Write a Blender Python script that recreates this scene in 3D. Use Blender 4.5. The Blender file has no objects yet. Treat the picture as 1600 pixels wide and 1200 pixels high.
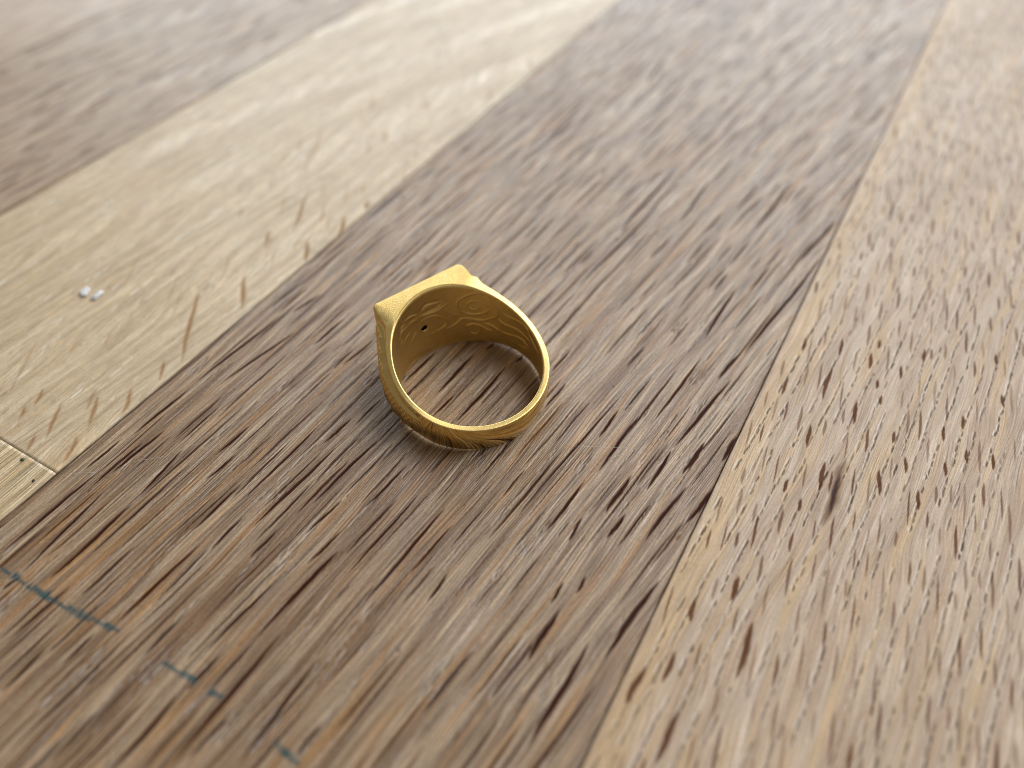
import bpy, math, random
import numpy as np

MM = 0.001
GRAIN = 60.17            # direction of the planks on the table, degrees from +X
scene = bpy.context.scene

# ------------------------------------------------------------------ camera
cam_d = bpy.data.cameras.new('camera')
cam = bpy.data.objects.new('camera', cam_d)
scene.collection.objects.link(cam)
cam.location = (0, 0, 77.0 * MM)
cam.rotation_euler = (math.radians(90 - 47.726), 0, 0)
cam_d.lens = 5.1
cam_d.sensor_fit = 'HORIZONTAL'
cam_d.sensor_width = 6.8
cam_d.clip_start = 0.002
cam_d.clip_end = 20
cam_d.dof.use_dof = True
cam_d.dof.focus_distance = 0.0955
cam_d.dof.aperture_fstop = 5.1 / 2.6
scene.camera = cam

# ------------------------------------------------------------------ light of the room
world = bpy.data.worlds.new('World')
scene.world = world
world.use_nodes = True
bg = world.node_tree.nodes['Background']
bg.inputs['Color'].default_value = (1.0, 0.92, 0.82, 1)
bg.inputs['Strength'].default_value = 0.20

def window_light(name, az, el, dist, w, h, power, col):
    d = bpy.data.lights.new(name, 'AREA')
    d.shape = 'RECTANGLE'; d.size = w; d.size_y = h
    d.energy = power; d.color = col
    o = bpy.data.objects.new(name, d)
    scene.collection.objects.link(o)
    a, e = math.radians(az), math.radians(el)
    p = np.array([math.cos(a) * math.cos(e), math.sin(a) * math.cos(e), math.sin(e)])
    o.location = tuple(p * dist + np.array([0, .07, 0]))
    from mathutils import Vector
    o.rotation_euler = Vector(tuple(-p)).to_track_quat('-Z', 'Y').to_euler()
    return o
window_light('side_window_light', 28, 48, 1.5, 1.3, 1.1, 18.5, (0.98, 0.985, 1.0))
window_light('back_window_light', 90, 22, 2.0, 2.6, 0.9, 33, (0.86, 0.94, 1.0))
scene.cycles.use_denoising = True
scene.cycles.denoiser = 'OPENIMAGEDENOISE'
scene.cycles.denoising_input_passes = 'RGB_ALBEDO_NORMAL'
scene.cycles.denoising_prefilter = 'ACCURATE'
scene.cycles.filter_width = 1.0

scene.view_settings.view_transform = 'Standard'
scene.view_settings.look = 'None'
scene.view_settings.exposure = 0.08
scene.view_settings.gamma = 1.0
scene.view_settings.use_curve_mapping = False

# ------------------------------------------------------------------ traced marks (u along the plank, v across it, mm)
FLECKS_CENTRE = [(42.3,52.89,28.4,53.4,1), (40.5,48.7,26.2,49.8,1.3), (45.2,49.96,40,50.52,1), (44.2,44.83,32,45.85,1.2), (37.6,60.6,32,61.02,1), (33.2,58.93,28.4,59.39,1), (30.3,55.18,22.4,55.43,1), (26.8,51.67,21.6,51.85,1), (27.5,47.09,23,47.37,1), (34.6,43.13,28.5,43.95,1), (39.7,35.57,27,36.48,1), (42.7,39.33,34.7,40.15,1), (31,40.54,25.9,41.21,1), (28.9,39.13,20.3,40.1,1.5), (40,31.88,24.9,32.89,1.2), (32.7,26.91,28.7,26.98,1), (10.8,61.9,3.2,62.38,1), (15.2,64.26,10.1,64.6,1), (17.8,59.72,10.5,59.98,1), (21.7,53.4,10.3,54.13,1.2), (8.3,55.16,4.5,55.31,1), (14.4,48.67,9.2,48.98,1), (22.2,42.87,12.9,43.75,1.2), (25.9,39.43,16.7,40.14,1.2), (13.3,42.19,8.8,42.34,1.2), (18.6,38.22,3.1,38.54,1.3), (8.1,42.74,0.6,42.91,1.2), (18.3,33.15,6.1,33.2,1.2), (3.2,48.51,-2.3,48.55,1), (5.1,58.23,-0.5,58.19,1), (8.9,67.69,6.7,68.12,1), (13,28.83,9.6,28.92,1), (82,9.9,75.4,11.05,1.3), (76.7,9.26,61.1,11.82,1.3), (61.1,11.82,53.7,12.14,1.2), (78.5,14.25,64.3,15.57,1.2), (63.8,20.33,58.1,20.62,1.1), (64.4,17.62,53,18.43,1.2), (64.4,8.6,58,9.33,1.8), (54.9,14.59,48.3,15.13,1.5), (57,8.13,47,9.68,1.3), (67.4,5.42,62.3,5.74,1.4), (58.1,5.29,51.8,6.33,1.4), (49.5,13.01,45.3,13.5,1.4), (51.5,19.2,42.3,20,1.2), (46.6,17.22,42.7,17.13,1), (64.7,28.56,59.1,29.04,1), (43.6,6.32,32.4,7.83,2), (33.4,9.78,20.9,10.43,1.7), (35,14.15,28.2,14.47,1.6), (38,15.31,35.1,15.38,1), (39.9,13.52,37.5,13.5,1), (38.6,72.19,28.9,72.63,1.2), (31.8,69.52,23.4,70.12,1.2), (27.9,73.28,22.1,73.41,1), (23,71.7,9.5,72.08,1.2), (21.8,64.45,10.9,64.56,1.4), (30.7,65.24,22.8,64.5,1), (21.5,68.73,9,67.79,1), (61.3,47.16,53.4,47.69,1.2), (63.4,42.25,54.1,42.73,1.4), (63.9,37.17,51.1,37.84,1.4), (66.3,40.92,64.6,41.3,1), (66.4,36.21,64.6,36.39,1.4), (55.4,40.44,50.7,40.97,1), (55.7,71.13,39.6,72.27,1.3), (62.2,69.2,57.1,70.16,1.2), (54.5,67.05,41.3,69.26,1.2), (60.1,62.72,53,63.11,1.2), (58.4,56.21,52.1,57.01,1), (95,14.98,81.9,15.3,1.3), (103.6,6.04,81.5,9.5,1.4), (118.7,6.4,106,8.21,1.2), (122.4,35.17,98.5,36.39,1.4), (128.7,15.75,110.6,16.98,1.4), (109.4,33.58,82.8,36.2,1.2), (119.9,6.16,112.2,7.33,1.3), (162.1,53.85,149,52.84,1.4), (121.3,28.66,105.9,28.67,1.2)]
FLECKS_RIGHT = [(89.5,2.68,86.4,2.37,1), (80.8,2.71,76.9,2.54,1), (86,-1.98,78.7,-2.33,1.2), (73.9,-2.24,70,-2.7,1.1), (81,-6.39,76.5,-7.03,1.2), (91.2,-6.13,87.6,-6.61,1.2), (94.5,-6.65,92.3,-6.78,1), (95.6,-12.56,92.9,-12.74,1), (92.1,-1.9,88,-2.36,1), (68.9,-5.3,64,-5.89,1.3), (64,-2.1,61.6,-2.2,1), (71,-11.42,66.9,-12.38,1.2), (74.6,-13.86,71.9,-14.47,1), (76.3,-18.31,73.8,-18.75,1), (85.4,-19.05,82.6,-19.46,1), (80.6,-23.32,77.7,-23.68,1), (79.7,-20.25,77.1,-20.71,1), (83.6,-9.06,81.7,-9.25,1), (86.3,-8.05,84.4,-8.25,1), (78.2,-11.88,75.9,-12.05,1), (82.2,-17.19,79.4,-17.54,1), (90.7,-10.25,87.8,-10.7,1), (99.6,-21.32,97.3,-21.66,1), (91.8,-22.95,89.3,-23.54,1), (70.2,-16.19,67.1,-16.75,1), (62,-4.31,59.8,-4.54,1), (34,3.73,29.3,4.13,1.5), (36.9,1.68,33.1,1.64,1.3), (44.1,-4.21,37.3,-4.73,1.6), (31.5,-0.8,25.5,-0.68,1.5), (43.4,2.14,40.5,1.6,1.3), (48.4,-1.19,45,-1.43,1.5)]
FLECK_KNOT = [(68.1,-7.36,60.9,-7.81,2.4)]
FLECKS_LEFT = [(54.5,86.34,40.8,76.22,1.3), (60.2,82.52,53.6,76.88,1.4), (82,88.29,72.2,83.12,1), (70.8,87.16,66.7,84.84,1), (71.8,79.43,67.1,75.99,1.5), (80.3,78.86,74.5,75.61,1.3), (85.8,77.65,83.3,76.41,1.4), (40.8,79.31,37.4,76.65,1), (28.7,89.43,25.8,87.61,1), (31.6,82.12,27,78.49,1.1), (34.6,79.12,30.4,76.41,1.2), (28.5,85.26,22.9,81.54,1), (25.4,78.66,21.2,76.41,1.1), (25.4,88.95,23.4,87.53,1), (22.9,83.58,20.3,81.98,1)]
INK = [(8.4,70.44,8.6,66.35,1), (8.6,66.35,8.8,60.92,1), (8.8,60.92,9.4,56.17,1), (9.4,56.17,9.9,53.03,1), (9.8,46.58,10,41.89,1), (10,40.6,10.1,38.75,1), (9.4,31.71,9.2,28.02,1), (9.1,25.65,9.2,21.27,1)]
SCRATCHES = [(55.4,22.89,58.7,16.46,1), (59.2,15.37,65,5.14,1), (55.8,18.23,57.4,16.75,1), (68.4,6.83,70.2,5.28,1), (20.8,74.71,22.6,71.81,1), (25.9,69.28,29,65.9,1), (63.5,20.87,66.8,17.75,1)]
RAISED= [[(-46.76, 9.178), (-40.48, 9.171), (-34.7, 8.809), (-29.41, 8.408), (-25.61, 7.919), (-24.35, 7.263), (-25.7, 6.527), (-28.68, 5.871), (-32.81, 5.459), (-37.55, 5.329), (-42.91, 5.449), (-47.83, 5.866), (-50.63, 6.433)], [(-42.61, 6.679), (-40.95, 6.362), (-38.28, 6.219), (-35.15, 6.39), (-32.65, 6.87), (-33.27, 7.271), (-35.45, 7.609), (-38.61, 7.732), (-43.33, 7.677)], [(-15.31, 3.244), (-18.72, 3.436), (-22.11, 3.72), (-24.97, 4.17), (-27.78, 4.58), (-31.52, 4.576), (-36.28, 4.429), (-41.07, 4.283), (-44.85, 4.293), (-48.16, 4.507), (-51.52, 4.87), (-56.05, 5.321), (-58.95, 5.898), (-60.16, 6.676), (-59.64, 7.341)], [(-16.56, 6.47), (-18.57, 6.022), (-21.13, 5.618), (-24.77, 5.255)], [(-46.39, 3.727), (-50.25, 3.673), (-53.59, 3.512), (-56.41, 3.229), (-59.28, 2.907)], [(-41.18, 2.079), (-39.45, 1.621), (-35.13, 1.793), (-32.03, 2.436), (-31.12, 3.063), (-33.34, 3.346), (-37.14, 3.497), (-40.89, 3.369), (-44.1, 3.12), (-47.89, 2.732), (-52.34, 2.533)], [(-58.88, 5.064), (-61.18, 4.73), (-64.75, 4.501), (-69.72, 4.544), (-74.95, 4.611), (-79.83, 4.641), (-84.33, 4.557), (-88.38, 4.398), (-91.9, 4.256)], [(-63.06, 6.398), (-66.65, 6.192), (-71.64, 6.2), (-76.94, 6.295), (-81.9, 6.354), (-86.5, 6.304), (-88.99, 6.025), (-90.77, 5.662)], [(-61.65, 2.817), (-66.53, 2.876), (-71.64, 3.016), (-77.76, 3.325), (-82.13, 3.388), (-86.05, 3.251), (-90.32, 2.946)], [(-89.92, 5.552), (-93.57, 5.203), (-97.61, 4.814), (-102.2, 4.53), (-107.65, 4.413), (-112.86, 4.414)], [(-79.27, 1.822), (-84.57, 2.139), (-89.52, 2.467)], [(9.67, 7.492), (4.41, 7.184), (0.32, 7.087), (-3.63, 6.992), (-7.51, 7.033), (-10.9, 7.238), (-13.8, 7.546), (-16.14, 7.709)], [(-15.43, 7.071), (-16.56, 6.479), (-18.66, 6.037), (-21.22, 5.634)], [(9.45, 6.206), (7.05, 6.436), (3.78, 6.491), (-0.36, 6.492), (-4.75, 6.318), (-8.87, 5.863), (-11.96, 5.363), (-14.85, 4.444), (-13.24, 3.933), (-10.76, 3.686), (-7.78, 3.492), (-3.77, 3.405), (0.35, 3.368), (4.55, 3.482), (8.86, 3.749)], [(26.72, 8.663), (21.66, 8.647), (17.23, 8.466), (13.2, 8.176), (10.72, 7.608)], [(21.69, 7.217), (25.76, 7.482), (29.56, 7.636), (33.05, 7.667), (34.53, 7.313), (36.33, 6.815)], [(19.31, 6.127), (22.88, 6.015), (26.02, 5.864), (28.67, 5.656), (31.71, 5.318)], [(14.19, 5.381), (16.33, 5.051), (18.63, 4.65), (20.41, 4.185)], [(31.36, 6.252), (34.48, 6.04), (36.76, 5.905)]]
GROOVE= [[(8.13, 8.092), (5.69, 8.507), (2.35, 8.847), (-1.63, 8.78), (-5.93, 8.677), (-10.11, 8.578)], [(8.2, 8.004), (3.6, 7.635), (-0.95, 7.553), (-4.9, 7.566), (-7.85, 7.731), (-9.88, 8.071)], [(32.37, 8.141), (29.35, 8.464), (25.12, 8.064)], [(22.58, 7.721), (17.91, 7.692), (13.07, 7.587)]]


# ------------------------------------------------------------------ node helpers
class Tree:
    def __init__(self, name):
        self.m = bpy.data.materials.new(name)
        self.m.use_nodes = True
        self.t = self.m.node_tree
        self.bsdf = self.t.nodes['Principled BSDF']
    def node(self, typ, **props):
        n = self.t.nodes.new(typ)
        for k, v in props.items(): setattr(n, k, v)
        return n
    def put(self, sock, v):
        if isinstance(v, bpy.types.NodeSocket): self.t.links.new(v, sock)
        else: sock.default_value = v
    def attr(self, name, out='Fac'):
        return self.node('ShaderNodeAttribute', attribute_name=name).outputs[out]
    def objmm(self):
        tc = self.node('ShaderNodeTexCoord').outputs['Object']
        v = self.node('ShaderNodeVectorMath', operation='SCALE')
        self.put(v.inputs[0], tc); v.inputs['Scale'].default_value = 1000
        return v.outputs[0]
    def vec(self, v, mul, add=(0, 0, 0)):
        n = self.node('ShaderNodeVectorMath', operation='MULTIPLY_ADD')
        self.put(n.inputs[0], v); n.inputs[1].default_value = mul; n.inputs[2].default_value = add
        return n.outputs[0]
    def noise(self, v, mul, seed=0.0, detail=2.0, rough=0.5, dist=0.0):
        n = self.node('ShaderNodeTexNoise', noise_dimensions='3D')
        self.put(n.inputs['Vector'], self.vec(v, mul, (seed * 1.37, seed * 2.11, seed)))
        n.inputs['Scale'].default_value = 1
        n.inputs['Detail'].default_value = detail
        n.inputs['Roughness'].default_value = rough
        n.inputs['Distortion'].default_value = dist
        return n.outputs['Fac']
    def ramp(self, x, a, b, lo=0.0, hi=1.0):
        n = self.node('ShaderNodeMapRange', interpolation_type='SMOOTHSTEP')
        self.put(n.inputs['Value'], x)
        n.inputs['From Min'].default_value = a; n.inputs['From Max'].default_value = b
        n.inputs['To Min'].default_value = lo; n.inputs['To Max'].default_value = hi
        return n.outputs['Result']
    def lin(self, x, a, b, lo, hi):
        n = self.node('ShaderNodeMapRange', interpolation_type='LINEAR')
        self.put(n.inputs['Value'], x)
        n.inputs['From Min'].default_value = a; n.inputs['From Max'].default_value = b
        n.inputs['To Min'].default_value = lo; n.inputs['To Max'].default_value = hi
        return n.outputs['Result']
    def math(self, op, a, b=0.0, c=None, clamp=False):
        n = self.node('ShaderNodeMath', operation=op, use_clamp=clamp)
        self.put(n.inputs[0], a); self.put(n.inputs[1], b)
        if c is not None: self.put(n.inputs[2], c)
        return n.outputs[0]
    def mix(self, f, a, b, blend='MIX'):
        n = self.node('ShaderNodeMix', data_type='RGBA', blend_type=blend)
        self.put(n.inputs[0], f)
        self.put(n.inputs[6], a if isinstance(a, bpy.types.NodeSocket) else (*a, 1))
        self.put(n.inputs[7], b if isinstance(b, bpy.types.NodeSocket) else (*b, 1))
        return n.outputs[2]
    def scale_col(self, c, f):
        n = self.node('ShaderNodeVectorMath', operation='SCALE')
        self.put(n.inputs[0], c); self.put(n.inputs['Scale'], f)
        return n.outputs[0]
    def bump(self, h, strength=1.0):           # h in millimetres
        n = self.node('ShaderNodeBump')
        n.inputs['Strength'].default_value = strength
        n.inputs['Distance'].default_value = MM
        self.put(n.inputs['Height'], h)
        return n.outputs['Normal']

# ------------------------------------------------------------------ materials
def oak(name, light, mid, warm, dark, seed, fibre=1.0, pore=(0.9, 7.0), pore_amt=1.0, streak=(0.035, 0.55),
        warm_lo=0.56, mottled=0.0, fleck_soft=1.0, rough=0.36, relief=1.0, ink=False, band_amt=0.7):
    T = Tree(name)
    g = T.attr('grain', 'Vector')                                   # (u, stream line, 0) in mm
    n1 = T.noise(g, (streak[0], streak[1], 0), seed, 4, 0.6)
    n2 = T.noise(g, (0.045, 0.85, 0), seed + 5, 2, 0.5)
    n3 = T.noise(g, (0.085, 5.4, 0), seed + 9, 2, 0.55)
    n4 = T.noise(g, (0.13, 10.0, 0), seed + 13, 2, 0.6)
    nb = T.noise(g, (0.9, 2.4, 0), seed + 71, 2, 0.6)
    n7 = T.noise(g, (0.07, 2.0, 0), seed + 31, 3, 0.6)
    col = T.mix(T.ramp(n1, 0.38, 0.62), mid, light)
    col = T.mix(T.math('MULTIPLY', T.ramp(n2, warm_lo, warm_lo + 0.16), 0.75), col, warm)
    col = T.mix(T.attr('tone'), col, warm)
    # fine fibres: light and dark lines, then silvery window sheen painted in as pale
    col = T.scale_col(col, T.lin(n3, 0.36, 0.64, 1 - 0.42 * fibre, 1 + 0.42 * fibre))
    col = T.scale_col(col, T.lin(n4, 0.36, 0.64, 1 - 0.45 * fibre, 1 + 0.45 * fibre))
    pale = T.math('MULTIPLY', T.ramp(n7, 0.50, 0.66), T.ramp(n4, 0.46, 0.62, 0, 0.7 * fibre))
    pale = T.math('MULTIPLY', pale, T.ramp(nb, 0.3, 0.6, 0.35, 1.0))
    col = T.mix(pale, col, tuple(min(1, (c * .4 + sum(light) / 3 * .8) + 0.15) for c in light))
    if mottled:
        m = T.noise(g, (0.35, 1.1, 0), seed + 17, 5, 0.7, 0.6)
        col = T.scale_col(col, T.lin(m, 0.3, 0.7, 1 - mottled, 1 + mottled))
    g2 = T.noise(g, (2.2, 8.0, 0), seed + 81, 2, 0.7)
    col = T.scale_col(col, T.lin(g2, 0.3, 0.7, 1 - 0.22 * (fibre + .2), 1 + 0.22 * (fibre + .2)))
    # short open pores gathered in bands
    band = T.ramp(T.noise(g, (0.045, 0.75, 0), seed + 21, 2, 0.5), 0.50, 0.62)
    p = T.noise(g, (pore[0], pore[1], 0), seed + 25, 2, 0.55)
    pores = T.math('MULTIPLY', T.ramp(p, 0.57, 0.66), band)
    pores = T.math('MAXIMUM', T.math('MULTIPLY', pores, band_amt), T.attr('pore'))
    lip_glint = T.attr('lip_glint')
    col = T.mix(T.math('MULTIPLY', pores, 0.95 * pore_amt), col, tuple(c * 0.16 for c in mid))
    col = T.mix(T.math('MULTIPLY', lip_glint, 0.90), col, tuple(min(1, (c + sum(light) / 3) * .6 + 0.22) for c in light))  # highlight along the raised pore edges, painted into the colour
    fl = T.attr('fleck')
    flm = T.math('MULTIPLY', fl, T.lin(n3, 0.3, 0.7, 0.92 * fleck_soft, 1.0 * fleck_soft), clamp=True)
    col = T.mix(flm, col, dark)
    kn = T.attr('knot')
    col = T.mix(kn, col, (0.030, 0.010, 0.014))
    ed = T.attr('joint')
    col = T.mix(T.math('MULTIPLY', ed, 0.8), col, (0.05, 0.028, 0.02))
    if ink:
        skip = T.ramp(T.noise(g, (0.9, 5.5, 0), seed + 40, 3, 0.6), 0.36, 0.52, 0.35, 1.0)
        i = T.math('MULTIPLY', T.attr('ink'), skip)
        col = T.mix(T.math('MULTIPLY', i, 0.95), col, (0.014, 0.075, 0.088))
    T.put(T.bsdf.inputs['Base Color'], col)
    r = T.lin(n7, 0.3, 0.7, rough + 0.12, rough - 0.10)
    r = T.math('ADD', r, T.math('MULTIPLY', fl, 0.2))
    T.put(T.bsdf.inputs['Roughness'], r)
    dry = T.math('MAXIMUM', T.math('MAXIMUM', fl, kn), T.math('MAXIMUM', pores, ed))
    T.put(T.bsdf.inputs['Specular IOR Level'], T.lin(dry, 0, 1, 0.48, 0.03))
    T.bsdf.inputs['IOR'].default_value = 1.5
    h = T.math('MULTIPLY', n3, 0.10 * relief)
    h = T.math('MULTIPLY_ADD', n4, 0.055 * relief, h)
    h = T.math('MULTIPLY_ADD', pores, -0.05 * relief * pore_amt, h)
    h = T.math('MULTIPLY_ADD', n7, 0.06 * relief, h)
    grit = T.noise(g, (2.6, 7.0, 0), seed + 50, 2, 0.6)
    h = T.math('MULTIPLY_ADD', grit, 0.03 * relief, h)
    T.put(T.bsdf.inputs['Normal'], T.bump(h))
    return T.m

M_CENTRE = oak('oak_brown', (0.395, 0.282, 0.180), (0.225, 0.132, 0.070), (0.36, 0.19, 0.070), (0.036, 0.0068, 0.0036), 3.0,
               fibre=0.95, band_amt=0.4,
               pore=(0.8, 6.5), ink=True, warm_lo=0.52, streak=(0.018, 0.75), pore_amt=0.7, relief=1.35, rough=0.32)
M_RIGHT = oak('oak_honey', (0.545, 0.415, 0.295), (0.435, 0.298, 0.192), (0.555, 0.375, 0.195), (0.120, 0.042, 0.018), 61.0,
              fibre=0.42, pore=(0.75, 3.6), pore_amt=1.0, band_amt=0.12, warm_lo=0.50, fleck_soft=0.95, relief=1.5, rough=0.32)
M_LEFT = oak('oak_pale', (0.66, 0.53, 0.355), (0.54, 0.405, 0.25), (0.64, 0.475, 0.275), (0.31, 0.16, 0.06), 123.0,
             fibre=0.34, pore=(0.9, 2.6), pore_amt=0.35, mottled=0.17, fleck_soft=0.85, relief=1.2, rough=0.32)
M_STAVE = oak('oak_straw', (0.68, 0.53, 0.33), (0.45, 0.33, 0.185), (0.64, 0.46, 0.235), (0.28, 0.15, 0.06), 177.0,
              fibre=0.75, pore=(0.3, 4.5), pore_amt=0.4)
M_FAR = oak('oak_grey_brown', (0.47, 0.355, 0.245), (0.32, 0.215, 0.135), (0.42, 0.26, 0.14), (0.10, 0.042, 0.028), 211.0)
M_EDGE = oak('oak_rosy', (0.54, 0.42, 0.31), (0.40, 0.27, 0.18), (0.42, 0.26, 0.15), (0.14, 0.07, 0.05), 251.0, fibre=0.6)

# ------------------------------------------------------------------ planks
rng = np.random.default_rng(7)

def waves(x, y, fx, fy, amp, seed, k=5):
    r = np.random.default_rng(seed)
    out = np.zeros(np.broadcast(x, y).shape)
    for i in range(k):
        a = r.uniform(.5, 1.5, 2) * (1 + i * .7); ph = r.uniform(0, 6.28, 2)
        out += amp / (1 + i) * np.sin(a[0] * fx * x * 6.28 + ph[0] + a[1] * fy * y * 6.28 + ph[1])
    return out

def stamp(F, U, V, u1, v1, u2, v2, w, strength=1.0, power=0.65, bow=0.0, soft=0.45, square=False):
    """a lens-shaped mark from (u1,v1) to (u2,v2), w wide, laid into the field F"""
    L = math.hypot(u2 - u1, v2 - v1)
    if L < 1e-6: return
    cu, cv = (u1 + u2) / 2, (v1 + v2) / 2
    cx, sx = (u2 - u1) / L, (v2 - v1) / L
    pad = w * 1.5 + abs(bow)
    i0, i1 = np.searchsorted(U, [min(u1, u2) - pad, max(u1, u2) + pad])
    j0, j1 = np.searchsorted(V, [min(v1, v2) - pad, max(v1, v2) + pad])
    if i1 - i0 < 1 or j1 - j0 < 1: return
    du = U[i0:i1, None] - cu; dv = V[None, j0:j1] - cv
    al = (du * cx + dv * sx) / (L / 2)
    pe = -du * sx + dv * cx - bow * (1 - al * al) - 0.07 * w * np.sin(al * 4 + cu * 3.1) - 0.03 * w * np.sin(al * 13 + cv)
    hw = w / 2 * np.clip(1 - al * al, 0, 1) ** power if not square else w / 2 * np.clip((1 - np.abs(al)) * 8, 0, 1)
    x = np.clip((hw - np.abs(pe)) / (soft * w / 2) + 0.15, 0, 1)
    x = x * x * (3 - 2 * x) * strength
    np.maximum(F[i0:i1, j0:j1], x, out=F[i0:i1, j0:j1])

def grid_u(u0, fine0, fine1, u1, d):
    a = [u0]
    while a[-1] < u1:
        x = a[-1]
        far = max(fine0 - x, x - fine1, 0)
        a.append(x + d * (1 + far * 0.035))
    return np.array(a)

def make_plank(name, label, mat, U, v0, v1, dv, stream, marks, parent, gap=0.05, seed=1, thick=18.0):
    V = np.concatenate([[v0 + gap, v0 + gap + .06, v0 + gap + .14, v0 + gap + .26],
                        np.arange(v0 + gap + .26 + dv, v1 - gap - .26 - dv * .5, dv),
                        [v1 - gap - .26, v1 - gap - .14, v1 - gap - .06, v1 - gap]])
    nu, nv = len(U), len(V)
    UU, VV = np.meshgrid(U, V, indexing='ij')
    fields = {k: np.zeros((nu, nv)) for k in ('fleck', 'knot', 'ink', 'joint', 'pore', 'lip_glint', 'tone')}
    marks(fields, U, V)
    S = stream(UU, VV)
    # edges: eased and a little broken
    e = np.minimum(VV - v0, v1 - VV)
    broken = 0.22 + 0.10 * np.abs(waves(UU, 0 * VV, .07, 0, 1.0, seed)) + 0.05 * np.abs(waves(UU, 0 * VV, .6, 0, 1.0, seed + 1))
    q = np.clip(1 - e / broken, 0, 1)
    eu = np.minimum(UU - U[0], U[-1] - UU); qu = 0.16 * np.clip(1 - eu / 0.14, 0, 1)
    q = np.maximum(q, qu)
    fields['joint'] = np.maximum(fields['joint'], q ** 1.5)
    Z = -0.045 - 0.06 * fields['fleck'] - 0.06 * fields['knot'] - 0.13 * q ** 1.6 - 0.09 * fields['pore'] + 0.04 * fields['lip_glint']
    Z += np.minimum(waves(UU, VV, .02, .09, 0.010, seed + 3), 0.02)
    co = np.stack([UU, VV, Z], -1).reshape(-1, 3)
    idx = np.arange(nu * nv).reshape(nu, nv)
    quads = np.stack([idx[:-1, :-1], idx[1:, :-1], idx[1:, 1:], idx[:-1, 1:]], -1).reshape(-1, 4)
    # skirt and underside
    ring = np.concatenate([idx[:, 0], idx[-1, 1:], idx[-2::-1, -1], idx[0, -2:0:-1]])
    low = co[ring].copy(); low[:, 2] = -thick
    base = len(co)
    co = np.concatenate([co, low])
    k = len(ring); a = np.arange(k); b = (a + 1) % k
    skirt = np.stack([ring[b], ring[a], base + a, base + b], -1)
    quads = np.concatenate([quads, skirt])
    me = bpy.data.meshes.new(name)
    nq = len(quads)
    me.vertices.add(len(co)); me.vertices.foreach_set('co', (co * MM).astype(np.float32).ravel())
    me.loops.add(nq * 4); me.loops.foreach_set('vertex_index', quads.astype(np.int32).ravel())
    me.polygons.add(nq); me.polygons.foreach_set('loop_start', np.arange(0, nq * 4, 4, dtype=np.int32))
    me.update(calc_edges=True)
    sm = np.ones(nq, dtype=bool); sm[-len(skirt):] = False
    me.polygons.foreach_set('use_smooth', sm)
    for kf, F in fields.items():
        at = me.attributes.new(kf, 'FLOAT', 'POINT')
        at.data.foreach_set('value', np.concatenate([F.ravel(), np.zeros(k)]).astype(np.float32))
    gr = np.stack([UU, S, 0 * S], -1).reshape(-1, 3)
    gr = np.concatenate([gr, gr[ring] + np.array([0, 0, 0])])
    at = me.attributes.new('grain', 'FLOAT_VECTOR', 'POINT')
    at.data.foreach_set('vector', gr.astype(np.float32).ravel())
    me.materials.append(mat)
    me.validate()
    o = bpy.data.objects.new(name, me)
    scene.collection.objects.link(o)
    o.parent = parent
    if label: o['label'] = label
    return o

table = bpy.data.objects.new('tabletop', None)
scene.collection.objects.link(table)
table.rotation_euler = (0, 0, math.radians(GRAIN))
table['kind'] = 'structure'
table['label'] = 'oak tabletop of glued pale and brown planks under the ring'
table['category'] = 'tabletop'

def fill(F, U, V, n, urange, vrange, slope, length, width, traced, r, clear=0.9, strength=(0.6, 1.0), bow=0.15, **kw):
    """scatter further marks between the traced ones"""
    done = [((a + c) / 2, (b + d) / 2, math.hypot(a - c, b - d) / 2) for a, b, c, d, _ in traced]
    put = 0; tries = 0
    while put < n and tries < n * 12:
        tries += 1
        u = r.uniform(*urange); v = r.uniform(*vrange)
        L = r.uniform(*length) * (0.6 + 0.8 * r.random() ** 2)
        if any(abs(v - y) < clear and abs(u - x) < (h + L / 2) * 0.9 for x, y, h in done): continue
        done.append((u, v, L / 2))
        k = slope(u, v) + r.normal(0, 0.012)
        stamp(F, U, V, u - L / 2, v - k * L / 2, u + L / 2, v + k * L / 2, r.uniform(*width), r.uniform(*strength), bow=r.uniform(-bow, bow), **kw)
        put += 1

def chains(f, U, V, n, urange, vrange, slope, length, r, width=(0.15, 0.26), lip_glint=1.0):
    """rows of open pores strung along the grain, each with a raised edge carrying a painted pale glint"""
    for _ in range(n):
        u = r.uniform(*urange); v = r.uniform(*vrange); L = r.uniform(*length)
        k = slope(u, v) + r.normal(0, .01); end = u + L; s = r.uniform(.7, 1)
        while u < end:
            l = r.uniform(.7, 2.3); w = r.uniform(*width); j = r.normal(0, .05); kk = k + r.normal(0, .035)
            stamp(f['pore'], U, V, u, v + j, u + l, v + j + kk * l, w, s * r.uniform(.6, 1), power=.4)
            if r.random() < .8 * lip_glint:
                o = w * r.uniform(.8, 1.2)
                stamp(f['lip_glint'], U, V, u - .1, v + j + o, u + l, v + j + o + kk * l, w * .75, s * r.uniform(.5, 1), power=.4)
            st = l + (r.uniform(-.1, .35) if r.random() < .8 else r.uniform(.5, 2.5))
            u += st; v += k * st

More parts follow.
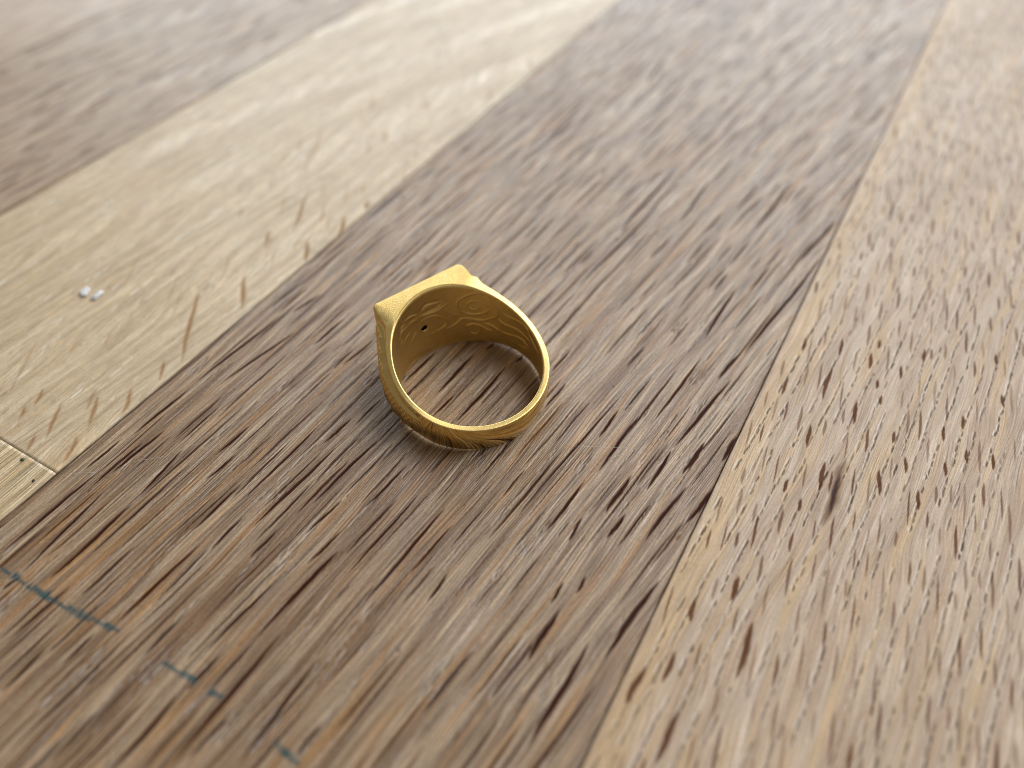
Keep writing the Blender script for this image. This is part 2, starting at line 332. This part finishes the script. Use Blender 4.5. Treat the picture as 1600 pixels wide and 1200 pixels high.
# brown centre plank -------------------------------------------------
KC = 0.00198
def stream_c(u, v): return v + KC * (76 - v) * (u - 60) + waves(u, v, .012, .02, .30, 11)
def marks_c(f, U, V):
    r = np.random.default_rng(21)
    for a, b, c, d, w in FLECKS_CENTRE:
        stamp(f['fleck'], U, V, a, b, c, d, 0.46 * min(w, 1.7), 1.0, bow=r.uniform(-.08, .08))
    fill(f['fleck'], U, V, 640, (-20, 260), (6, 76), lambda u, v: -KC * (76 - v), (7, 18), (0.26, 0.46), FLECKS_CENTRE, r, clear=0.75, strength=(0.75, 1.0), bow=.1)
    fill(f['fleck'], U, V, 600, (-20, 260), (6, 76), lambda u, v: -KC * (76 - v), (6, 18), (0.13, 0.24), FLECKS_CENTRE, r, clear=0.4, strength=(0.35, 0.8), bow=.1)
    chains(f, U, V, 300, (-20, 200), (5.6, 75.5), lambda u, v: -KC * (76 - v), (1.5, 9), r, (0.14, 0.25))
    for i in range(60):                                             # little hatched patches of open fibre
        u = r.uniform(0, 150); v = r.uniform(6, 74)
        for q in range(r.integers(3, 6)):
            chains(f, U, V, 1, (u - .6, u + .6), (v + q * .36, v + q * .36 + .05), lambda u, v: -KC * (76 - v), (1.2, 3.2), r, (0.15, 0.24))
    for i in range(26):                                             # pin-prick dark specks
        u = r.uniform(5, 90); v = r.uniform(7, 74); l = r.uniform(.15, .4)
        stamp(f['knot'], U, V, u, v, u + l, v + r.normal(0, .1), r.uniform(.14, .26), .9)
    for a, b, c, d, w in INK:
        stamp(f['ink'], U, V, a, b, c, d, 0.62, 1.0, power=0.25)
    for a, b, c, d, w in INK[:4]:
        t = r.random()
        stamp(f['ink'], U, V, a + (c - a) * .3, b + (d - b) * .3, a + (c - a) * .8, b + (d - b) * .8, 0.95, 1.0)
Uc = grid_u(-30, 8, 100, 270, 0.34)
plank_c = make_plank('plank', 'brown oak plank with dark flecks and teal pen dashes', M_CENTRE, Uc, 5.3, 75.9, 0.09, stream_c, marks_c, table, seed=41)

# honey plank on the right --------------------------------------------
def stream_r(u, v): return v + 0.052 * (u - 60) + waves(u, v, .018, .03, .45, 12)
def marks_r(f, U, V):
    r = np.random.default_rng(33)
    for a, b, c, d, w in FLECKS_RIGHT:
        stamp(f['fleck'], U, V, a, b, c, d, 0.52 * w, 1.0)
    for a, b, c, d, w in FLECK_KNOT:
        stamp(f['knot'], U, V, a, b, c, d, 0.30 * w, 0.85, soft=0.8)
        stamp(f['fleck'], U, V, a + 3, b - .1, c - 2, d + .2, 0.7 * w, 0.8, soft=0.9)
    f['tone'][:] = 0.75 * np.clip((V - 1.2) / 1.6, 0, 1)[None, :] * np.clip((5.1 - V) / .5, 0.5, 1)[None, :]
    s0 = -64.0                                                      # rows of pores on every growth line, flecks between them
    while s0 < 22:
        u = r.uniform(-8, 8)
        while u < 250:
            L = r.uniform(7, 30)
            v = s0 - 0.052 * (u - 60)
            if -60 < v < 5: chains(f, U, V, 1, (u, u + .1), (v - .12, v + .12), lambda u, v: -0.052, (L, L + .1), r, (0.17, 0.29))
            u += L + (r.uniform(.5, 4) if r.random() < .7 else r.uniform(5, 20))
        u = r.uniform(-8, 0)
        while u < 260:
            L = r.uniform(2.2, 6.0) * (1.25 if r.random() < .2 else 1)
            v = s0 + r.uniform(.5, 1.1) - 0.052 * (u - 60)
            near = any(abs((a + c) / 2 - u) < 4.5 and abs((b + d) / 2 - v) < .8 for a, b, c, d, _ in FLECKS_RIGHT)
            if not near and -60 < v < 4.4:
                stamp(f['fleck'], U, V, u - L / 2, v - .065 * L, u + L / 2, v + .065 * L, r.uniform(.24, .48), r.uniform(.45, .95))
            u += L + r.uniform(0.8, 5.0)
        s0 += r.uniform(1.35, 2.1)
Ur = grid_u(0, 40, 110, 290, 0.26)
plank_r = make_plank('plank', 'honey coloured oak plank with short brown flecks', M_RIGHT, Ur, -62, 5.3, 0.10, stream_r, marks_r, table, seed=51)

# pale plank on the left -----------------------------------------------
def stream_l(u, v): return v + waves(u, v, .012, .03, .8, 13)
def marks_l(f, U, V):
    r = np.random.default_rng(44)
    for a, b, c, d, w in FLECKS_LEFT:
        stamp(f['fleck'], U, V, a, b, c, d, 0.75 * w, 1.0, soft=0.9, bow=r.uniform(-.3, .3))
    chains(f, U, V, 200, (20, 160), (76, 129), lambda u, v: 0.0, (1, 5), r, (0.2, 0.4))
    fill(f['fleck'], U, V, 60, (22, 150), (77, 100), lambda u, v: 0.62, (3, 10), (0.4, 0.9), FLECKS_LEFT, r, clear=1.6, strength=(0.3, 0.8), soft=1.0)
    fill(f['fleck'], U, V, 60, (22, 250), (80, 128), lambda u, v: 0.55, (2, 9), (0.4, 1.0), FLECKS_LEFT, r, clear=2.0, strength=(0.1, 0.35), soft=1.0)
Ul = grid_u(20.15, 20.15, 90, 300, 0.45)
plank_l = make_plank('plank', 'pale oak plank with slanting tan ray streaks', M_LEFT, Ul, 75.9, 129.5, 0.28, stream_l, marks_l, table, seed=61)

def marks_s(f, U, V):
    r = np.random.default_rng(45)
    fill(f['fleck'], U, V, 60, (-40, 20), (76, 129), lambda u, v: 0.0, (6, 20), (0.15, 0.3), [], r, clear=0.8, strength=(0.3, 0.7))
Us = grid_u(-40, 0, 20, 20.05, 0.45)
Us[-1] = 20.13
plank_s = make_plank('plank', 'straw coloured oak stave butted against the pale plank', M_STAVE, Us, 75.9, 129.5, 0.25, lambda u, v: v + waves(u, v, .01, .02, .3, 14), marks_s, table, seed=71)

# planks far behind -----------------------------------------------------
def marks_f(f, U, V):
    r = np.random.default_rng(46)
    fill(f['fleck'], U, V, 260, (20, 300), (131, 179), lambda u, v: 0.02, (5, 18), (0.4, 0.8), [], r, clear=1.2, strength=(0.4, 1.0))
plank_f = make_plank('plank', 'blurred grey brown plank beyond the pale one', M_FAR, grid_u(20, 60, 120, 320, 0.9), 129.5, 179.8, 0.4, lambda u, v: v + waves(u, v, .012, .02, .6, 15), marks_f, table, seed=81)
plank_e = make_plank('plank', 'blurred rosy plank at the far left corner', M_EDGE, grid_u(60, 90, 130, 330, 1.2), 179.8, 226, 0.6, lambda u, v: v + waves(u, v, .012, .02, .6, 16), lambda f, U, V: None, table, seed=91)

# hairline scratches on the planks ---------------------------------------
T = Tree('scratch_pale')
T.bsdf.inputs['Base Color'].default_value = (0.62, 0.58, 0.53, 1)
T.bsdf.inputs['Roughness'].default_value = 0.5
M_SCR = T.m
for a, b, c, d, w in [s for i, s in enumerate(SCRATCHES) if i != 1]:
    r = np.random.default_rng(int(abs(a) * 10))
    L = math.hypot(c - a, d - b); n = max(4, int(L * 2.5))
    t = np.linspace(0, 1, n)
    wob = np.cumsum(r.normal(0, .02, n)); wob -= np.linspace(wob[0], wob[-1], n)
    nx, ny = -(d - b) / L, (c - a) / L
    px = a + (c - a) * t + nx * wob; py = b + (d - b) * t + ny * wob
    hw = 0.009 * np.sin(np.pi * np.clip(t, .02, .98)) ** .5 * r.uniform(.4, 1, n) + 0.006
    vs = [(px[i] + s * nx * hw[i], py[i] + s * ny * hw[i], 0.001) for i in range(n) for s in (-1, 1)]
    fs = [(2 * i, 2 * i + 2, 2 * i + 3, 2 * i + 1) for i in range(n - 1)]
    me = bpy.data.meshes.new('scratch'); me.from_pydata([tuple(np.array(p) * MM) for p in vs], [], fs)
    me.materials.append(M_SCR)
    o = bpy.data.objects.new('scratch', me); scene.collection.objects.link(o)
    o.parent = plank_l if b > 76 and d > 76 else plank_c

# ------------------------------------------------------------------ gold
def gold(name):
    T = Tree(name)
    p = T.objmm()
    satin = T.attr('satin'); blast = T.attr('blast')
    wear = T.noise(p, (1.1, 1.1, 1.1), 4, 4, 0.6)
    fine = T.noise(p, (9, 9, 9), 8, 3, 0.7)
    grit = T.noise(p, (5.5, 5.5, 5.5), 2, 3, 0.75)
    col = T.mix(T.ramp(wear, 0.35, 0.65), (0.79, 0.565, 0.20), (0.82, 0.62, 0.255))
    T.put(T.bsdf.inputs['Base Color'], col)
    T.bsdf.inputs['Metallic'].default_value = 1
    r = T.lin(satin, 0, 1, 0.065, 0.40)
    r = T.math('ADD', r, T.lin(fine, 0.3, 0.7, -0.03, 0.05))
    r = T.math('MULTIPLY_ADD', blast, 0.08, r)
    T.put(T.bsdf.inputs['Roughness'], r)
    h = T.math('MULTIPLY', T.math('MULTIPLY', grit, blast), 0.17)
    h = T.math('ADD', h, T.math('MULTIPLY', T.math('MULTIPLY', fine, satin), 0.003))
    h = T.math('ADD', h, T.math('MULTIPLY', wear, 0.004))
    T.put(T.bsdf.inputs['Normal'], T.bump(h))
    return T.m
M_GOLD = gold('gold')

# ------------------------------------------------------------------ signet ring (local +X towards the head, Z is the ring's axis)
R_IN = 9.5
N = 1440
ph = np.linspace(-math.pi, math.pi, N, endpoint=False)
deg = np.degrees(ph); ad = np.abs(deg)
def sstep(x, a, b):
    t = np.clip((x - a) / (b - a), 0, 1); return t * t * (3 - 2 * t)
z_in = 7.136 + 3.517 * np.cos(ph) + 0.525 * np.cos(2 * ph)
z_bot = 0.20 * (1 - np.cos(2 * ph))
head = 1 - sstep(ad, 30, 38)
z_out = z_in * (1 - head) + 11.12 * head - 0.04
plate = 11.72 / np.cos(np.radians(np.clip(deg - 2.5, -45, 45)))
edge_l = np.interp(ad, [30, 34, 36, 38, 41, 48, 60, 76, 95, 120, 150, 180], [13.3, 12.9, 12.1, 11.35, 10.85, 10.5, 10.32, 10.22, 10.25, 10.36, 10.32, 10.32])
edge_r = np.interp(ad, [30, 33, 36, 37.5, 40, 41.5, 44, 49, 60, 76, 95, 120, 150, 180], [13.3, 12.7, 12.0, 12.0, 12.05, 11.6, 11.1, 10.8, 10.5, 10.4, 10.42, 10.45, 10.34, 10.32])
edge = np.where(deg > 0, edge_l, edge_r)
midr = np.interp(ad, [30, 33, 35.5, 40, 44, 51, 61, 76, 95, 120, 180], [13.1, 12.8, 12.4, 11.95, 11.6, 11.2, 10.95, 10.78, 10.62, 10.56, 10.54])
in_head = (deg < 33.5) & (deg > -30.0)
r_edge = np.where(in_head, plate, np.minimum(edge, plate))
r_mid = np.where(in_head, plate, np.minimum(midr, plate))
def smooth(a, k):
    w = np.hanning(2 * k + 3)[1:-1]; w /= w.sum()
    return np.convolve(np.concatenate([a[-k:], a, a[:k]]), w, 'valid')
soft = np.exp(-((deg - 33) / 6) ** 2) + np.exp(-((deg + 30) / 3.5) ** 2)     # the plate's corners are well rounded
r_edge = smooth(r_edge, 4) * (1 - soft) + smooth(r_edge, 19) * soft
r_mid = smooth(r_mid, 4) * (1 - soft) + smooth(r_mid, 19) * soft

MI, MR, MO, MF = 120, 8, 64, 6
f_in = 0.20 + 0.30 * (1 - sstep(ad, 20, 70))
f_out = 0.14 + 0.26 * head
low = 0.42 * sstep(ad, 60, 110)
rows_r, rows_z, kind = [], [], []
for t in np.linspace(0, 1, MI):                                   # inner wall, upwards
    rows_r.append(np.full(N, R_IN)); rows_z.append(z_bot + .2 + (z_in - f_in - z_bot - .2) * t); kind.append('in')
for t in np.linspace(0, 1, MF + 2)[1:-1]:
    a = t * math.pi / 2
    rows_r.append(R_IN + f_in * (1 - math.cos(a))); rows_z.append(z_in - f_in + f_in * math.sin(a)); kind.append('rim')
for t in np.linspace(0, 1, MR):
    rows_r.append((R_IN + f_in) * (1 - t) + (r_edge - f_out) * t); rows_z.append(z_in * (1 - t) + z_out * t); kind.append('rim')
for t in np.linspace(0, 1, MF + 2)[1:-1]:
    a = t * math.pi / 2
    rows_r.append(r_edge - f_out + f_out * math.sin(a)); rows_z.append(z_out - f_out + f_out * math.cos(a)); kind.append('rim2')
for t in np.linspace(0, 1, MO):                                   # outer wall, downwards
    w = 2 * t - 1
    rows_r.append(r_edge + (r_mid - r_edge) * (1 - abs(w) ** 2.4) - low * sstep(t, .25, 1))
    rows_z.append((z_out - f_out) * (1 - t) + (z_bot + f_out) * t); kind.append('out')
for t in np.linspace(0, 1, MF + 2)[1:-1]:
    a = t * math.pi / 2
    rows_r.append(r_edge - low - f_out + f_out * math.cos(a)); rows_z.append(z_bot + f_out - f_out * math.sin(a)); kind.append('rim2')
for t in np.linspace(0, 1, 4):
    rows_r.append((r_edge - low - f_out) * (1 - t) + (R_IN + .2) * t); rows_z.append(z_bot + 0 * ph); kind.append('rim')
for t in np.linspace(0, 1, 5)[1:-1]:
    a = t * math.pi / 2
    rows_r.append(np.full(N, R_IN + .2 * (1 - math.sin(a)))); rows_z.append(z_bot + .2 - .2 * math.cos(a)); kind.append('rim')
RR = np.array(rows_r); ZZ = np.array(rows_z); kind = np.array(kind)
K = len(RR)
PH = np.broadcast_to(ph, RR.shape)

# scroll work standing out on the inside of the head and shoulders
def curve(pts, k=5):
    p = np.array(pts, float); p = np.stack([np.radians(p[:, 0]) * R_IN, p[:, 1]], 1)
    q = np.concatenate([[2 * p[0] - p[1]], p, [2 * p[-1] - p[-2]]])
    out = []
    for i in range(1, len(q) - 2):
        for t in np.linspace(0, 1, k, endpoint=False):
            a, b, c, d = q[i - 1:i + 3]
            out.append(.5 * (2 * b + (c - a) * t + (2 * a - 5 * b + 4 * c - d) * t * t + (3 * b - a - 3 * c + d) * t ** 3))
    out.append(p[-1]); return np.array(out)
def relief(A, Zc, lines, width, taper=True):
    H = np.zeros(A.shape)
    for ln in lines:
        c = curve(ln); n = len(c) - 1
        lo, hi = c.min(0) - 3 * width, c.max(0) + 3 * width
        cols = np.where((A[0] > lo[0]) & (A[0] < hi[0]))[0]
        if not len(cols): continue
        a = A[:, cols]; z = Zc[:, cols]; h = np.zeros(a.shape)
        for i in range(n):
            d = c[i + 1] - c[i]; L2 = d @ d
            if L2 < 1e-9: continue
            t = np.clip(((a - c[i, 0]) * d[0] + (z - c[i, 1]) * d[1]) / L2, 0, 1)
            dist2 = (a - c[i, 0] - t * d[0]) ** 2 + (z - c[i, 1] - t * d[1]) ** 2
            s = math.sin(math.pi * (0.08 + 0.84 * (i + .5) / n)) ** .6 if taper else 1
            h = np.maximum(h, s * np.exp(-dist2 / (width * width)))
        H[:, cols] = np.maximum(H[:, cols], h)
    return H
ins = kind == 'in'
A_in = PH[ins] * R_IN; Z_in = ZZ[ins]
edge_fade = sstep(np.broadcast_to((z_in - f_in), Z_in.shape) - Z_in, 0.0, 0.35)
H = 0.11 * relief(A_in, Z_in, RAISED, 0.095) - 0.13 * relief(A_in, Z_in, GROOVE, 0.20)
H += 0.003 * waves(A_in, Z_in, .12, .16, 1.0, 77)
H *= edge_fade
ha, hz = math.radians(5.58) * R_IN, 4.92
dh = ((A_in - ha) / 0.62) ** 2 + ((Z_in - hz) / 0.50) ** 2
hole = 1 - sstep(np.sqrt(dh), 0.86, 1.0)
RR[ins] -= H
RR[ins] += 0.10 * hole
hole_full = np.zeros(RR.shape); hole_full[ins] = hole

# overlapping leaves raised on the outside of both shoulders
outs = kind == 'out'
Zm = (z_out - f_out + z_bot + f_out) / 2; hwid = (z_out - z_bot) / 2 - f_out
W = (ZZ[outs] - Zm) / hwid
AD = np.broadcast_to(ad, W.shape)
reach = sstep(AD, 34.5, 37) * (1 - sstep(AD, 98, 116))
lim = 0.82 - 0.08 * sstep(AD, 60, 110)
leaf = ((AD + 5.0 * np.abs(W)) - 36) / 11.5
fr = leaf - np.floor(leaf)
panel = 1 - sstep(np.abs(W), lim - 0.07, lim)
groove = np.exp(-((np.abs(W) - lim - 0.03) / 0.05) ** 2)
veins = 0.5 + 0.5 * np.cos(W * 26 + fr * 4.0)
hgt = panel * (0.20 + 0.38 * sstep(fr, 0.0, 0.12) * (1 - 0.75 * fr) + 0.09 * veins + 0.07 * np.sin(fr * 25) * (np.abs(W) < .7)) - 0.18 * groove
RR[outs] += reach * hgt * (0.55 + 0.45 * (1 - sstep(AD, 50, 105)))
# shallow panel sunk into the head's flat face
face = (1 - sstep(AD, 24.5, 25.5)) * (1 - sstep(np.abs(W), 0.72, 0.76))
RR[outs] -= 0.35 * face

satin = np.ones(RR.shape); blast = np.zeros(RR.shape)
rim = np.isin(kind, ['rim', 'rim2'])
satin[rim] = 0.62 + 0.38 * np.broadcast_to(1 - sstep(ad, 50, 100), satin[rim].shape)
blast[rim] = np.broadcast_to(1 - sstep(ad, 28, 45), blast[rim].shape)
blast[:MI + 4] = 0
satin[outs] = np.broadcast_to(0.03 + 0.35 * (1 - sstep(ad, 75, 115)) + .4 * head, satin[outs].shape)
blast[outs] = np.broadcast_to(head * .6, blast[outs].shape)

X = RR * np.cos(PH); Y = RR * np.sin(PH)
ring_co = np.stack([X, Y, ZZ], -1)                                  # (K, N, 3)
# tiny nicks along the worn outer rim edge
nick = np.random.default_rng(5).normal(0, 1, (K, N)) * 0.012
ring_co[kind == 'rim2'] *= (1 + (nick[kind == 'rim2'] * 0.04))[..., None]
ring_co[..., 2] = np.maximum(ring_co[..., 2], 0.0) + 0.002

ring = bpy.data.objects.new('signet_ring', None)
scene.collection.objects.link(ring)
ring.location = (-5.536 * MM, 68.619 * MM, 0)
ring.rotation_euler = (0, 0, math.radians(126))
ring['label'] = 'gold signet ring lying on its side on the brown plank'
ring['category'] = 'ring'

def ring_part(name, cols, closed):
    me = bpy.data.meshes.new(name)
    c = ring_co[:, cols]; n = c.shape[1]
    co = c.reshape(-1, 3)
    idx = np.arange(K * n).reshape(K, n)
    nxt = np.roll(idx, -1, 0)
    bore = hole_full[:, cols]
    solid = ((bore + np.roll(bore, -1, 0))[:, :-1] < 1.9).reshape(-1)
    quads = np.stack([idx[:, :-1], nxt[:, :-1], nxt[:, 1:], idx[:, 1:]], -1).reshape(-1, 4)[solid]
    nq = len(quads)
    me.vertices.add(len(co)); me.vertices.foreach_set('co', (co * MM).astype(np.float32).ravel())
    me.loops.add(nq * 4); me.loops.foreach_set('vertex_index', quads.astype(np.int32).ravel())
    me.polygons.add(nq); me.polygons.foreach_set('loop_start', np.arange(0, nq * 4, 4, dtype=np.int32))
    me.update(calc_edges=True)
    me.polygons.foreach_set('use_smooth', np.ones(nq, dtype=bool))
    for nm, F in (('satin', satin), ('blast', blast)):
        at = me.attributes.new(nm, 'FLOAT', 'POINT')
        at.data.foreach_set('value', F[:, cols].astype(np.float32).ravel())
    me.materials.append(M_GOLD)
    me.validate()
    o = bpy.data.objects.new(name, me)
    scene.collection.objects.link(o); o.parent = ring
    return o
i0 = int(np.argmin(np.abs(deg + 35.5))); i1 = int(np.argmin(np.abs(deg - 35.5)))
hd = ring_part('head', np.arange(i0, i1 + 1), False)
hd['label'] = 'flat rectangular head with sandblasted side and small hole'
bd = ring_part('band', np.concatenate([np.arange(i1, N), np.arange(0, i0 + 1)]), False)
bd['label'] = 'tapering band with leaf relief on its shoulders'

# ------------------------------------------------------------------ small bits lying on the table
def lump(name, u, v, size, mat, label, cat, seed, group=None):
    r = np.random.default_rng(seed)
    import bmesh
    bm = bmesh.new()
    bmesh.ops.create_icosphere(bm, subdivisions=3, radius=1)
    ph_ = r.uniform(0, 6.28, 6)
    for w in bm.verts:
        x, y, z = w.co
        k = 1 + .22 * math.sin(3.1 * x + ph_[0]) * math.sin(2.7 * y + ph_[1]) + .14 * math.sin(6 * z + 4 * x + ph_[2]) + .08 * math.sin(9 * y + ph_[3])
        w.co = (x * k * size[0] * MM, y * k * size[1] * MM, max(z * k, -.55) * size[2] * MM + .5 * size[2] * MM)
    for f_ in bm.faces: f_.smooth = True
    me = bpy.data.meshes.new(name); bm.to_mesh(me); bm.free()
    me.materials.append(mat)
    o = bpy.data.objects.new(name, me); scene.collection.objects.link(o)
    a = math.radians(GRAIN)
    o.location = ((u * math.cos(a) - v * math.sin(a)) * MM, (u * math.sin(a) + v * math.cos(a)) * MM, -0.02 * MM)
    o.rotation_euler = (0, 0, r.uniform(0, 6.28))
    o['label'] = label; o['category'] = cat
    if group: o['group'] = group
    return o
def plain(name, c, rough=0.5, c2=None):
    T = Tree(name)
    n = T.noise(T.objmm(), (5, 5, 5), 1, 3, .6)
    T.put(T.bsdf.inputs['Base Color'], T.mix(n, c, c2 or tuple(x * .7 for x in c)))
    T.bsdf.inputs['Roughness'].default_value = rough
    T.put(T.bsdf.inputs['Normal'], T.bump(T.math('MULTIPLY', n, 0.05)))
    return T.m
M_CRUMB = plain('crumb_white', (0.80, 0.79, 0.78), 0.8)
lump('crumb', 44.7, 100.5, (1.05, 0.75, 0.24), M_CRUMB, 'left one of two white crumbs on the pale plank', 'crumb', 1, 'white crumbs on the pale plank')
lump('crumb', 45.2, 98.2, (1.25, 0.6, 0.18), M_CRUMB, 'right one of two white crumbs on the pale plank', 'crumb', 2, 'white crumbs on the pale plank')
lump('green_speck', 19.4, 81.3, (0.26, 0.2, 0.16), plain('speck_green', (0.05, 0.09, 0.02)), 'tiny green speck by the joint at the left edge', 'speck', 3)
lump('dark_speck', 18.0, 77.4, (0.16, 0.14, 0.1), plain('speck_dark', (0.03, 0.03, 0.035)), 'tiny dark speck on the straw coloured stave', 'speck', 4)
